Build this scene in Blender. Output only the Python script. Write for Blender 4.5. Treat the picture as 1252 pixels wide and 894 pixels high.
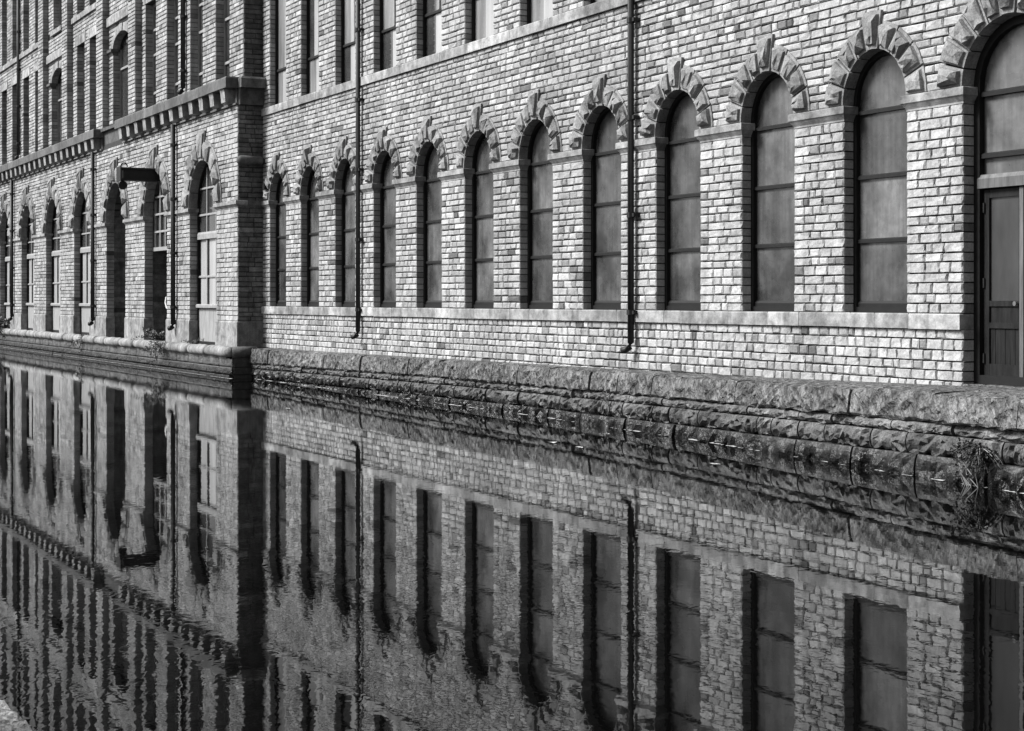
import bpy, math, random
from mathutils import Vector, Matrix

for o in list(bpy.data.objects):
    bpy.data.objects.remove(o)
scene = bpy.context.scene
COL = scene.collection
R = random.Random(7)

# ------------------------------------------------------------------ camera
# world: the long mill wall is the plane y=0 (facing -y), water is z=0
CX, CY, CZ = 0.0, -16.9, 2.45
HEAD = math.radians(62.548)
cam_d = bpy.data.cameras.new('camera')
cam = bpy.data.objects.new('camera', cam_d)
COL.objects.link(cam)
cam.location = (CX, CY, CZ)
cam.rotation_euler = (math.radians(90), 0, HEAD)
cam_d.sensor_width = 36.0
cam_d.lens = 2000.0 / 1252.0 * 36.0
cam_d.shift_y = -80.0 / 1252.0
cam_d.clip_start = 0.05
cam_d.clip_end = 2000
scene.camera = cam

# ------------------------------------------------------------------ sky, sun, exposure
SUN_AZ = math.radians(27)      # to the left of the wall's normal
SUN_EL = math.radians(41)
to_sun = Vector((-math.sin(SUN_AZ) * math.cos(SUN_EL), -math.cos(SUN_AZ) * math.cos(SUN_EL), math.sin(SUN_EL)))
world = bpy.data.worlds.new('World')
scene.world = world
world.use_nodes = True
wn = world.node_tree
wn.nodes.clear()
sky = wn.nodes.new('ShaderNodeTexSky')
sky.sky_type = 'NISHITA'
sky.sun_disc = False
sky.sun_elevation = SUN_EL
sky.sun_rotation = math.atan2(to_sun.x, to_sun.y)
sky.air_density = 1.0
sky.dust_density = 3.0
bw = wn.nodes.new('ShaderNodeRGBToBW')          # the photograph is black and white
bg = wn.nodes.new('ShaderNodeBackground')
bg.inputs['Strength'].default_value = 0.05
wo = wn.nodes.new('ShaderNodeOutputWorld')
wn.links.new(sky.outputs[0], bw.inputs[0])
wn.links.new(bw.outputs[0], bg.inputs[0])
wn.links.new(bg.outputs[0], wo.inputs[0])
sun_d = bpy.data.lights.new('sun', 'SUN')
sun_d.energy = 2.4
sun_d.angle = math.radians(18)
sun_d.color = (1, 1, 1)
sun = bpy.data.objects.new('sun', sun_d)
COL.objects.link(sun)
sun.location = (0, -30, 40)
sun.rotation_euler = to_sun.to_track_quat('Z', 'Y').to_euler()
vs = scene.view_settings
vs.view_transform = 'Standard'
vs.look = 'None'
vs.gamma = 1.0
vs.use_curve_mapping = False
vs.exposure = 1.85

# ------------------------------------------------------------------ materials
def ngroup(name):
    m = bpy.data.materials.new(name)
    m.use_nodes = True
    nt = m.node_tree
    b = nt.nodes['Principled BSDF']
    return m, nt, b

def N(nt, t, **kw):
    n = nt.nodes.new(t)
    for k, v in kw.items():
        setattr(n, k, v)
    return n

def noise(nt, vec, scale, detail=4.0, rough=0.55, dist=0.0):
    n = N(nt, 'ShaderNodeTexNoise')
    n.inputs['Scale'].default_value = scale
    n.inputs['Detail'].default_value = detail
    n.inputs['Roughness'].default_value = rough
    n.inputs['Distortion'].default_value = dist
    nt.links.new(vec, n.inputs['Vector'])
    return n.outputs['Fac']

def maprange(nt, src, a, b, c, d):
    n = N(nt, 'ShaderNodeMapRange')
    n.inputs[1].default_value = a
    n.inputs[2].default_value = b
    n.inputs[3].default_value = c
    n.inputs[4].default_value = d
    nt.links.new(src, n.inputs[0])
    return n.outputs[0]

def mth(nt, op, a, b):
    n = N(nt, 'ShaderNodeMath', operation=op)
    for i, v in enumerate((a, b)):
        if isinstance(v, (int, float)):
            n.inputs[i].default_value = v
        else:
            nt.links.new(v, n.inputs[i])
    return n.outputs[0]

def stretch(nt, vec, s, rot=(0, 0, 0)):
    n = N(nt, 'ShaderNodeMapping')
    n.inputs['Scale'].default_value = s
    n.inputs['Rotation'].default_value = rot
    nt.links.new(vec, n.inputs['Vector'])
    return n.outputs[0]

def stone_mat(name, base, blotch=0.5, fine=0.35, bump=0.5, bscale=22.0, rough=0.92, soot=0.3, tool=False, wet=None, bdist=0.02):
    m, nt, b = ngroup(name)
    pos = N(nt, 'ShaderNodeNewGeometry').outputs['Position']
    at = N(nt, 'ShaderNodeAttribute')
    at.attribute_name = 'tone'
    oi = N(nt, 'ShaderNodeObjectInfo')
    sep = N(nt, 'ShaderNodeSeparateColor')
    nt.links.new(oi.outputs['Color'], sep.inputs[0])
    tone = mth(nt, 'ADD', at.outputs['Fac'], sep.outputs[0])
    v = mth(nt, 'MULTIPLY', tone, base)
    v = mth(nt, 'MULTIPLY', v, maprange(nt, noise(nt, pos, 5.0, 5), 0.3, 0.7, 1 - blotch * 0.6, 1 + blotch * 0.4))
    v = mth(nt, 'MULTIPLY', v, maprange(nt, noise(nt, pos, 34.0, 4, 0.6), 0.3, 0.7, 1 - fine * 0.7, 1 + fine * 0.4))
    st = stretch(nt, pos, (0.8, 0.8, 0.3))
    v = mth(nt, 'MULTIPLY', v, maprange(nt, noise(nt, st, 1.0, 5, 0.6), 0.42, 0.7, 1.0, 1.0 - soot))
    sk = stretch(nt, pos, (2.6, 2.6, 0.22))
    v = mth(nt, 'MULTIPLY', v, maprange(nt, noise(nt, sk, 1.0, 4, 0.6), 0.5, 0.72, 1.0, 1.0 - soot * 0.9))
    pit = noise(nt, pos, 70.0, 3, 0.6)
    v = mth(nt, 'MULTIPLY', v, maprange(nt, pit, 0.28, 0.42, 0.6, 1.0))
    if tool:
        tq = stretch(nt, stretch(nt, pos, (1.0, 1.0, 1.0), (0, math.radians(38), 0)), (11.0, 6.0, 3.6))
        v = mth(nt, 'MULTIPLY', v, maprange(nt, noise(nt, tq, 1.0, 3, 0.5, 0.6), 0.36, 0.62, 0.45, 1.25))
    if wet is not None:
        sx = N(nt, 'ShaderNodeSeparateXYZ')
        nt.links.new(pos, sx.inputs[0])
        lv = mth(nt, 'ADD', sx.outputs[2], mth(nt, 'MULTIPLY', noise(nt, pos, 2.5, 4), -0.45))
        w = maprange(nt, lv, -0.15, wet, 0.02, 1.0)
        v = mth(nt, 'MULTIPLY', v, w)
        nt.links.new(maprange(nt, lv, -0.05, wet, 0.25, rough), b.inputs['Roughness'])
    else:
        b.inputs['Roughness'].default_value = rough
    cc = N(nt, 'ShaderNodeCombineColor')
    for i in range(3):
        nt.links.new(v, cc.inputs[i])
    nt.links.new(cc.outputs[0], b.inputs['Base Color'])
    h = mth(nt, 'ADD', noise(nt, pos, bscale, 5, 0.6), mth(nt, 'MULTIPLY', noise(nt, pos, bscale * 0.35, 3), 1.2))
    if tool:
        tv = stretch(nt, pos, (1.0, 1.0, 1.0), (0, math.radians(38), 0))
        tv = stretch(nt, tv, (11.0, 6.0, 3.6))
        h = mth(nt, 'ADD', h, mth(nt, 'MULTIPLY', noise(nt, tv, 1.0, 3, 0.5, 0.6), 3.0))
    bp = N(nt, 'ShaderNodeBump')
    bp.inputs['Strength'].default_value = bump
    bp.inputs['Distance'].default_value = bdist
    nt.links.new(h, bp.inputs['Height'])
    nt.links.new(bp.outputs[0], b.inputs['Normal'])
    b.inputs['Specular IOR Level'].default_value = 0.25
    return m

def plain_mat(name, base, rough=0.6, var=0.2, scale=8.0, bump=0.1, spec=0.4, metal=0.0, sv=(1, 1, 1)):
    m, nt, b = ngroup(name)
    pos = N(nt, 'ShaderNodeNewGeometry').outputs['Position']
    vec = stretch(nt, pos, sv)
    v = maprange(nt, noise(nt, vec, scale, 5, 0.6), 0.3, 0.7, base * (1 - var), base * (1 + var))
    cc = N(nt, 'ShaderNodeCombineColor')
    for i in range(3):
        nt.links.new(v, cc.inputs[i])
    nt.links.new(cc.outputs[0], b.inputs['Base Color'])
    b.inputs['Roughness'].default_value = rough
    b.inputs['Specular IOR Level'].default_value = spec
    b.inputs['Metallic'].default_value = metal
    if bump:
        bp = N(nt, 'ShaderNodeBump')
        bp.inputs['Strength'].default_value = bump
        bp.inputs['Distance'].default_value = 0.01
        nt.links.new(noise(nt, vec, scale * 4, 4), bp.inputs['Height'])
        nt.links.new(bp.outputs[0], b.inputs['Normal'])
    return m

M = {}
M['stone'] = stone_mat('sandstone_block', 0.325, blotch=0.35, fine=0.4, bump=0.55, bscale=20, soot=0.28)
M['wing'] = stone_mat('wing_sandstone', 0.31, blotch=0.35, fine=0.35, bump=0.5, bscale=14, soot=0.34)
M['dress'] = stone_mat('dressed_sandstone', 0.25, blotch=0.8, fine=0.3, bump=0.3, bscale=30, soot=0.5)
M['vous'] = stone_mat('rock_faced_voussoir', 0.215, blotch=0.5, fine=0.5, bump=0.8, bscale=16, soot=0.3)
M['cornice'] = stone_mat('sooty_cornice_stone', 0.10, blotch=0.5, fine=0.3, bump=0.3, bscale=20, soot=0.5)
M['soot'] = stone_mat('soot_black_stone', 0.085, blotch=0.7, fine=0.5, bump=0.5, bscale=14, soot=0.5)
M['coping'] = stone_mat('hammer_dressed_coping', 0.15, blotch=0.7, fine=0.7, bump=1.0, bscale=9, soot=0.35, tool=True, bdist=0.07)
M['base'] = stone_mat('wet_rubble_stone', 0.14, blotch=1.0, fine=0.8, bump=1.0, bscale=8, soot=0.5, wet=0.40, bdist=0.05)
M['mortar'] = plain_mat('dark_mortar', 0.010, 0.95, 0.4, 6)
M['wingmortar'] = plain_mat('dark_wing_mortar', 0.02, 0.95, 0.4, 6)
M['frame'] = plain_mat('black_painted_timber', 0.006, 0.6, 0.3, 10, 0.15, spec=0.2)
M['door'] = plain_mat('worn_dark_door_timber', 0.008, 0.6, 0.8, 4, 0.3, spec=0.15, sv=(5, 5, 0.6))
M['doorpale'] = plain_mat('worn_pale_stile', 0.07, 0.6, 0.5, 3, 0.3, sv=(5, 5, 0.5))
M['white'] = plain_mat('pale_painted_timber', 0.2, 0.5, 0.2, 6, 0.1)
M['panel'] = plain_mat('pale_timber_panel', 0.2, 0.7, 0.3, 3, 0.2, sv=(6, 6, 0.6))
M['iron'] = plain_mat('dark_cast_iron', 0.009, 0.55, 0.5, 9, 0.2, spec=0.25)
def pane_mat(name, base, rough):
    """old obscured glass: every pane has its own shade, cloudy film, streaks of dust"""
    m, nt, b = ngroup(name)
    pos = N(nt, 'ShaderNodeNewGeometry').outputs['Position']
    rnd = N(nt, 'ShaderNodeObjectInfo').outputs['Random']
    v = mth(nt, 'MULTIPLY', maprange(nt, rnd, 0, 1, 0.65, 1.45), base)
    v = mth(nt, 'MULTIPLY', v, maprange(nt, noise(nt, stretch(nt, pos, (1.5, 1.5, 1.1)), 1.0, 3, 0.5), 0.32, 0.68, 0.35, 1.7))
    v = mth(nt, 'MULTIPLY', v, maprange(nt, noise(nt, stretch(nt, pos, (14, 14, 0.8)), 1.0, 4, 0.6), 0.3, 0.7, 0.75, 1.25))
    v = mth(nt, 'MULTIPLY', v, maprange(nt, noise(nt, pos, 9.0, 5, 0.7), 0.3, 0.75, 0.8, 1.25))
    cc = N(nt, 'ShaderNodeCombineColor')
    for i in range(3): nt.links.new(v, cc.inputs[i])
    nt.links.new(cc.outputs[0], b.inputs['Base Color'])
    nt.links.new(maprange(nt, noise(nt, pos, 2.2, 4, 0.6), 0.3, 0.7, rough * 0.6, rough * 1.7), b.inputs['Roughness'])
    b.inputs['Specular IOR Level'].default_value = 0.5
    bp = N(nt, 'ShaderNodeBump')
    bp.inputs['Strength'].default_value = 0.5
    bp.inputs['Distance'].default_value = 0.02
    nt.links.new(noise(nt, pos, 2.6, 2), bp.inputs['Height'])
    nt.links.new(bp.outputs[0], b.inputs['Normal'])
    return m
M['board'] = pane_mat('dusty_obscured_pane', 0.05, 0.24)
M['glass'] = plain_mat('dark_window_glass', 0.035, 0.06, 0.4, 1.2, 0.0, spec=0.6)
M['doorglass'] = plain_mat('dim_door_glass', 0.03, 0.25, 0.5, 0.9, 0.05, spec=0.35, sv=(2, 2, 0.6))
M['blind'] = plain_mat('pale_blind_sky_glass', 0.28, 0.25, 0.25, 0.7, 0.0, spec=0.5, sv=(3, 3, 0.4))  # blinds in the wing; reflected sky as colour in the range's upper panes
M['greyglass'] = plain_mat('grey_dusty_glass', 0.15, 0.12, 0.5, 0.9, 0.0, spec=0.6, sv=(3, 3, 0.4))
M['slate'] = plain_mat('roof_slate', 0.07, 0.7, 0.3, 3, 0.2)
M['towpath'] = stone_mat('towpath_grit', 0.17, blotch=1.0, fine=1.0, bump=1.0, bscale=14, soot=0.4, bdist=0.05)
M['glint_leaf_pipe'] = plain_mat('pale_glint_leaf_pipe', 0.34, 0.6, 0.3, 12, 0.0)  # brightness of the waterline glint as plain colour; leaves and a pipe share it
M['leaf'] = plain_mat('weed_leaf', 0.05, 0.6, 0.5, 9, 0.0)
M['leafdark'] = plain_mat('dark_weed_leaf', 0.022, 0.6, 0.6, 9, 0.0)
M['leafpale'] = plain_mat('pale_weed_leaf', 0.14, 0.6, 0.5, 9, 0.0)
M['stem'] = plain_mat('dry_stem', 0.16, 0.8, 0.3, 9, 0.0)

def water_mat():
    m, nt, b = ngroup('still_canal_water')
    b.inputs['Base Color'].default_value = (0.0015, 0.0015, 0.0015, 1)
    b.inputs['Roughness'].default_value = 0.015
    b.inputs['IOR'].default_value = 1.33
    b.inputs['Specular IOR Level'].default_value = 0.42
    pos = N(nt, 'ShaderNodeNewGeometry').outputs['Position']
    v1 = stretch(nt, pos, (1.0, 1.0, 1.0), (0, 0, math.radians(27)))
    a = noise(nt, stretch(nt, v1, (6.0, 9.0, 1)), 1.0, 2, 0.5, 0.4)
    c = noise(nt, stretch(nt, v1, (1.1, 1.9, 1)), 1.0, 2, 0.5, 0.3)
    # the breeze only touches some of the water
    gust = maprange(nt, noise(nt, stretch(nt, pos, (0.10, 0.16, 1)), 1.0, 2), 0.35, 0.65, 0.35, 1.5)
    h = mth(nt, 'ADD', mth(nt, 'MULTIPLY', a, gust), mth(nt, 'MULTIPLY', c, 0.7))
    bp = N(nt, 'ShaderNodeBump')
    bp.inputs['Strength'].default_value = 1.0
    bp.inputs['Distance'].default_value = 0.00042
    nt.links.new(h, bp.inputs['Height'])
    nt.links.new(bp.outputs[0], b.inputs['Normal'])
    return m
M['water'] = water_mat()

# ------------------------------------------------------------------ mesh helpers
class MB:
    def __init__(s):
        s.v = []; s.f = []; s.t = []
    def add(s, verts, faces, tone=1.0):
        n = len(s.v)
        s.v += [tuple(p) for p in verts]
        s.f += [tuple(i + n for i in f) for f in faces]
        s.t += [tone] * len(faces)
    def box(s, x0, x1, y0, y1, z0, z1, tone=1.0):
        v = [(x, y, z) for z in (z0, z1) for y in (y0, y1) for x in (x0, x1)]
        s.add(v, [(0, 2, 3, 1), (4, 5, 7, 6), (0, 1, 5, 4), (2, 6, 7, 3), (0, 4, 6, 2), (1, 3, 7, 5)], tone)
    def loft(s, secs, tone=1.0, cap=True):
        k = len(secs[0]); v = [p for sec in secs for p in sec]; f = []
        for i in range(len(secs) - 1):
            for j in range(k):
                f.append((i * k + j, i * k + (j + 1) % k, (i + 1) * k + (j + 1) % k, (i + 1) * k + j))
        if cap:
            f.append(tuple(range(k - 1, -1, -1)))
            f.append(tuple((len(secs) - 1) * k + j for j in range(k)))
        s.add(v, f, tone)
    def rect_loft(s, x0, x1, y1, prof, y0=0.0, tone=1.0):
        """prof: list of (z, p): footprint grown by p in x and towards -y"""
        s.loft([[(x0 - p, y0 - p, z), (x1 + p, y0 - p, z), (x1 + p, y1, z), (x0 - p, y1, z)] for z, p in prof], tone)
    def tube(s, path, r, n=8, tone=1.0):
        P = [Vector(p) for p in path]; secs = []
        for i, p in enumerate(P):
            d = (P[min(i + 1, len(P) - 1)] - P[max(i - 1, 0)]).normalized()
            up = Vector((0, 0, 1)) if abs(d.z) < 0.9 else Vector((1, 0, 0))
            a = d.cross(up).normalized(); b2 = a.cross(d).normalized()
            rr = r[i] if isinstance(r, (list, tuple)) else r
            secs.append([p + (a * math.cos(2 * math.pi * j / n) + b2 * math.sin(2 * math.pi * j / n)) * rr for j in range(n)])
        s.loft(secs, tone)
    def mesh(s, name, mat, smooth=False):
        me = bpy.data.meshes.new(name)
        me.from_pydata(s.v, [], s.f)
        me.update()
        at = me.attributes.new('tone', 'FLOAT', 'FACE')
        at.data.foreach_set('value', s.t)
        me.materials.append(M[mat])
        if smooth:
            me.polygons.foreach_set('use_smooth', [True] * len(me.polygons))
        return me
    def build(s, name, mat, parent=None, smooth=False, **kw):
        return link(name, s.mesh(name, mat, smooth), parent, **kw)

def link(name, data, parent=None, loc=None, tone=0.0, label=None, category=None, group=None, kind=None):
    o = bpy.data.objects.new(name, data)
    COL.objects.link(o)
    o.color = (tone, tone, tone, 1)
    if parent is not None:
        o.parent = parent
    if loc is not None:
        o.location = loc
    if label: o['label'] = label
    if category: o['category'] = category
    if group: o['group'] = group
    if kind: o['kind'] = kind
    return o

def thing(name, label, category, loc=(0, 0, 0), group=None):
    o = link(name, None, None, loc, label=label, category=category, group=group)
    o.empty_display_size = 0.3
    return o

def rough_stone(w, h, d, nx, nz, amp, seed, inset=0.02, arris=0.012, wob=0.15):
    """block with an uneven face: front at y=-proud, back at y=d, lower left corner at the origin"""
    r = random.Random(seed); b = MB()
    us = [0.0, inset] + [inset + (w - 2 * inset) * i / (nx + 1) for i in range(1, nx + 1)] + [w - inset, w]
    zs = [0.0, inset] + [inset + (h - 2 * inset) * i / (nz + 1) for i in range(1, nz + 1)] + [h - inset, h]
    V = []; nu = len(us); nn = len(zs)
    for j, z in enumerate(zs):
        for i, u in enumerate(us):
            edge = i in (0, nu - 1) or j in (0, nn - 1)
            y = 0.0 if edge else -arris - r.random() * amp
            V.append((u + r.uniform(-1, 1) * wob * inset, y, z + r.uniform(-1, 1) * wob * inset))
    F = [(j * nu + i, j * nu + i + 1, (j + 1) * nu + i + 1, (j + 1) * nu + i) for j in range(nn - 1) for i in range(nu - 1)]
    n0 = len(V)
    ring = [i for i in range(nu)] + [j * nu + nu - 1 for j in range(1, nn)] + [(nn - 1) * nu + i for i in range(nu - 2, -1, -1)] + [j * nu for j in range(nn - 2, 0, -1)]
    V += [(V[k][0], d, V[k][2]) for k in ring]
    L = len(ring)
    F += [(ring[(k + 1) % L], ring[k], n0 + k, n0 + (k + 1) % L) for k in range(L)]
    b.add(V, F)
    return b

# ------------------------------------------------------------------ coursed stone walls
def tone_of(r, dark=0.02):
    q = r.random()
    if q < dark: return r.uniform(0.25, 0.5)
    if q < 0.24: return r.uniform(0.6, 0.84)
    return min(1.32, max(0.75, r.gauss(1.02, 0.13)))

def courses(z0, z1, h, r):
    n = max(1, round((z1 - z0) / h))
    w = [r.uniform(0.86, 1.14) for _ in range(n)]
    s = sum(w); out = []; z = z0
    for a in w:
        out.append((z, z + a / s * (z1 - z0))); z = out[-1][1]
    return out

class Hole:
    def __init__(s, xc, a, z0, zs, b=0.0, ext=0.0):
        s.xc, s.a, s.z0, s.zs, s.b, s.ext = xc, a, z0, zs, b, ext
    def hw(s, z, grow=0.0):
        """half width that stones must keep clear at height z"""
        if z < s.z0 - 1e-4: return None
        if z <= s.zs + 1e-4: return s.a
        if s.b <= 0: return None
        A, B = s.a + s.ext, s.b + s.ext
        q = (z - s.zs) / B
        if q >= 1: return None
        return A * math.sqrt(1 - q * q)

def fill_course(c0, c1, X0, X1, holes, r, wmin, wmax, out, joint=0.019, dq=0.22, d=0.07, quoins=True, dark=0.03):
    """add blocks (corner u at bottom/top left and right, z0, z1, depth, tone) for one course"""
    zm0, zm1 = c0 + 0.002, c1 - 0.002
    cuts = []
    for h in holes:
        a, b = h.hw(zm0), h.hw(zm1)
        if a is None and b is None: continue
        above = zm0 > h.zs + 0.001
        if above:
            a = a if a is not None else 0.0
            b = b if b is not None else a * 0.45
        else:
            a = a if a is not None else b
            b = b if b is not None else a
        cuts.append((h.xc - a, h.xc - b, h.xc + a, h.xc + b, not above))
    cuts.sort()
    segs = []; lb = lt = X0; lq = False
    for (ab, at_, bb, bt, q) in cuts:
        segs.append((lb, lt, ab, at_, lq, q)); lb, lt, lq = bb, bt, q
    segs.append((lb, lt, X1, X1, lq, False))
    j = joint / 2
    for (Lb, Lt, Rb, Rt, ql, qr) in segs:
        Lb, Lt, Rb, Rt = max(Lb, X0), max(Lt, X0), min(Rb, X1), min(Rt, X1)
        lo, hi = max(Lb, Lt), min(Rb, Rt)
        if hi - lo < 0.09: continue
        xs = []; x = lo; first = True
        while True:
            w = r.uniform(wmin, wmax) * r.choice((0.75, 1, 1, 1.25))
            if first and ql: w = r.choice((0.26, 0.42)) + r.uniform(-0.03, 0.03)
            first = False
            rem = hi - x
            if rem - w < wmin * 0.75:
                if rem > wmax * 1.35:
                    xs.append(x + rem * r.uniform(0.42, 0.58))
                break
            x += w; xs.append(x)
        eb = [Lb] + xs + [Rb]; et = [Lt] + xs + [Rt]
        n = len(eb) - 1
        for k in range(n):
            el = 0 if k == 0 else j
            er = 0 if k == n - 1 else j
            depth = d
            if quoins and ((k == 0 and ql) or (k == n - 1 and qr)): depth = dq
            out.append((eb[k] + el, et[k] + el, eb[k + 1] - er, et[k + 1] - er, c0 + j, c1 - j, depth, tone_of(r, dark)))

def emit_block(b, blk, r, yf=0.0, mapf=None, rect=True, arr=0.010):
    """one rock-faced block of 18 triangles into a joined mesh"""
    ub, ut, vb, vt, z0, z1, d, tone = blk
    q = lambda: r.uniform(-0.008, 0.008)
    o = [(ub + q(), z0 + q()), (vb + q(), z0 + q()), (vt + q(), z1 + q()), (ut + q(), z1 + q())]
    if d > 0.12: o = [(ub, z0), (vb, z0), (vt, z1), (ut, z1)]
    iu = min(0.024, (vb - ub) * 0.25); iz = min(0.02, (z1 - z0) * 0.25)
    p = [arr + r.random() * 0.016 for _ in range(4)]
    i = [(o[0][0] + iu, o[0][1] + iz), (o[1][0] - iu, o[1][1] + iz), (o[2][0] - iu, o[2][1] - iz), (o[3][0] + iu, o[3][1] - iz)]
    V = [(u, yf, z) for u, z in o] + [(u, yf - p[k], z) for k, (u, z) in enumerate(i)] + [(u, yf + d, z) for u, z in o]
    if mapf: V = [mapf(*p3) for p3 in V]
    b.add(V, [(4, 5, 6, 7), (0, 1, 5, 4), (1, 2, 6, 5), (2, 3, 7, 6), (3, 0, 4, 7), (1, 0, 8, 9), (2, 1, 9, 10), (3, 2, 10, 11), (0, 3, 11, 8)], tone)

def backing(b, X0, X1, z0, z1, holes, y, depth, grow=0.016, nseg=14):
    """mortar sheet behind the blocks with reveals round each opening"""
    hs = sorted([h for h in holes if h.xc + h.a > X0 and h.xc - h.a < X1], key=lambda h: h.xc)
    # openings may sit above each other: handle by columns
    xs = {X0, X1}
    for h in hs:
        A = h.a + grow
        if h.b > 0:
            for k in range(nseg + 1):
                xs.add(round(h.xc - A * math.cos(math.pi * k / nseg), 5))
        else:
            xs.add(round(h.xc - A, 5)); xs.add(round(h.xc + A, 5))
    xs = sorted(x for x in xs if X0 - 1e-6 <= x <= X1 + 1e-6)
    def top(h, x):
        if h.b <= 0: return h.zs
        A = h.a + grow
        q = max(0.0, 1 - ((x - h.xc) / A) ** 2)
        return h.zs + (h.b + grow) * math.sqrt(q)
    for k in range(len(xs) - 1):
        xa, xb = xs[k], xs[k + 1]
        if xb - xa < 1e-4: continue
        xm = (xa + xb) / 2
        here = sorted([h for h in hs if abs(xm - h.xc) < h.a + grow], key=lambda h: h.z0)
        za = zb = z0
        for h in here:
            if h.z0 > za + 1e-4:
                b.add([(xa, y, za), (xb, y, zb), (xb, y, h.z0), (xa, y, h.z0)], [(0, 1, 2, 3)])
            ta, tb = top(h, xa), top(h, xb)
            b.add([(xa, y, ta), (xb, y, tb), (xb, y + depth, tb), (xa, y + depth, ta)], [(3, 2, 1, 0)])
            za, zb = ta, tb
        if z1 > za:
            b.add([(xa, y, za), (xb, y, zb), (xb, y, z1), (xa, y, z1)], [(0, 1, 2, 3)])
    for h in hs:
        A = h.a + grow
        for sx in (-1, 1):
            x = h.xc + sx * A
            b.add([(x, y, h.z0), (x, y + depth, h.z0), (x, y + depth, h.zs), (x, y, h.zs)], [(0, 1, 2, 3) if sx < 0 else (3, 2, 1, 0)])

# ------------------------------------------------------------------ arches
def voussoir_mesh(name, a, b, t, th0, th1, depth, front, bulge, seed, mat, dt=0.0, inset=0.80):
    """wedge stone of an arch; arch centre at the origin, angle from +x, wall plane y=0"""
    r = random.Random(seed)
    g = 0.012 / a
    def P(th, k): return ((a + k) * math.cos(th), (b + k) * math.sin(th))
    ths = [th0 + g, (th0 + th1) / 2, th1 - g]
    tt = t + dt + r.uniform(-0.03, 0.03) * t / 0.44
    poly = [P(q, 0) for q in ths[::-1]] + [P(q, tt) for q in ths]
    bulge *= r.uniform(0.7, 1.3)
    cx = sum(p[0] for p in poly) / 6; cz = sum(p[1] for p in poly) / 6
    L = len(poly); m = MB()
    jit = lambda s: r.uniform(-s, s)
    rings = [[(x, depth, z) for x, z in poly], [(x, -front, z) for x, z in poly]]
    rings.append([(cx + (x - cx) * inset, -front - 0.004, cz + (z - cz) * inset) for x, z in poly])
    rings.append([(cx + (x - cx) * (inset - 0.05) + jit(0.010), -front - bulge * r.uniform(0.35, 0.75), cz + (z - cz) * (inset - 0.05) + jit(0.010)) for x, z in poly])
    rings.append([(cx + (x - cx) * 0.40 + jit(0.045), -front - bulge * r.uniform(0.7, 1.25), cz + (z - cz) * 0.42 + jit(0.045)) for x, z in poly])
    V = [p for ring in rings for p in ring]; F = []
    for i in range(len(rings) - 1):
        for j in range(L):
            F.append((i * L + j, (i + 1) * L + j, (i + 1) * L + (j + 1) % L, i * L + (j + 1) % L))
    n = len(V)
    V.append((cx + jit(0.045), -front - bulge * r.uniform(0.8, 1.2), cz + jit(0.045)))
    k = (len(rings) - 1) * L
    F += [(k + j, n, k + (j + 1) % L) for j in range(L)]
    m.add(V, F)
    me = m.mesh(name, mat)
    return me

def flip(me):
    me.flip_normals(); return me

def arch_set(count, a, b, t, depth, front, bulge, key, mat, tag, inset=0.80, variants=2):
    sets = []
    for v in range(variants):
        row = []
        for i in range(count):
            th0, th1 = math.pi * i / count, math.pi * (i + 1) / count
            mid = i == count // 2
            row.append(voussoir_mesh(tag, a, b, t, th0, th1, depth, front + (0.03 if mid else 0), bulge, 100 * v + i + len(tag), mat, key if mid else 0.0, inset))
        sets.append(row)
    return sets

def place_arch(sets, parent, x, y, z, r, tone=(0.7, 1.2)):
    row = [r.choice(sets)[i] for i in range(len(sets[0]))]
    for i, me in enumerate(row):
        link('keystone' if i == len(row) // 2 else 'voussoir', me, parent, (x, y, z), r.uniform(*tone) - 1.0)

# ------------------------------------------------------------------ water and towpath
w = MB()
w.add([(-260, -40, 0), (60, -40, 0), (60, 6, 0), (-260, 6, 0)], [(0, 1, 2, 3)])
w.build('canal_water', 'water', kind='structure')

def bank_y(x): return -15.59 + 0.05 * (x + 7.35) if x > -30 else -16.72
t = MB()
prof = [-40, -30, -7.35, 30]
TP = 0.70
edge = [(-260, -16.72)] + [(x, bank_y(x)) for x in (-60, -29.9, -7.35, 20, 60)]
for (xa, ya), (xb, yb) in zip(edge[:-1], edge[1:]):
    t.add([(xa, -80, TP - 0.02), (xb, -80, TP - 0.02), (xb, yb - 0.42, TP - 0.02), (xa, ya - 0.42, TP - 0.02)], [(0, 1, 2, 3)])
    t.add([(xa, ya - 0.05, -0.6), (xb, yb - 0.05, -0.6), (xb, yb - 0.05, TP - 0.2), (xa, ya - 0.05, TP - 0.2)], [(3, 2, 1, 0)])
tow = t.build('towpath', 'towpath', kind='structure')
x = -26.0; k = 0
while x < 6:
    L = R.uniform(0.7, 1.1)
    sb = rough_stone(L - 0.02, 0.42, 0.24, 8, 5, 0.03, 900 + k, 0.03, 0.01, 0.6)
    sb.v = [(p[0], p[2], -p[1]) for p in sb.v]      # lay the rough face upwards
    o = sb.build('kerb_stone', 'towpath', tow, loc=(x, bank_y(x) - 0.42, TP), tone=R.uniform(-0.2, 0.15))
    o.rotation_euler.z = math.atan(0.05)
    x += L; k += 1

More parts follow.
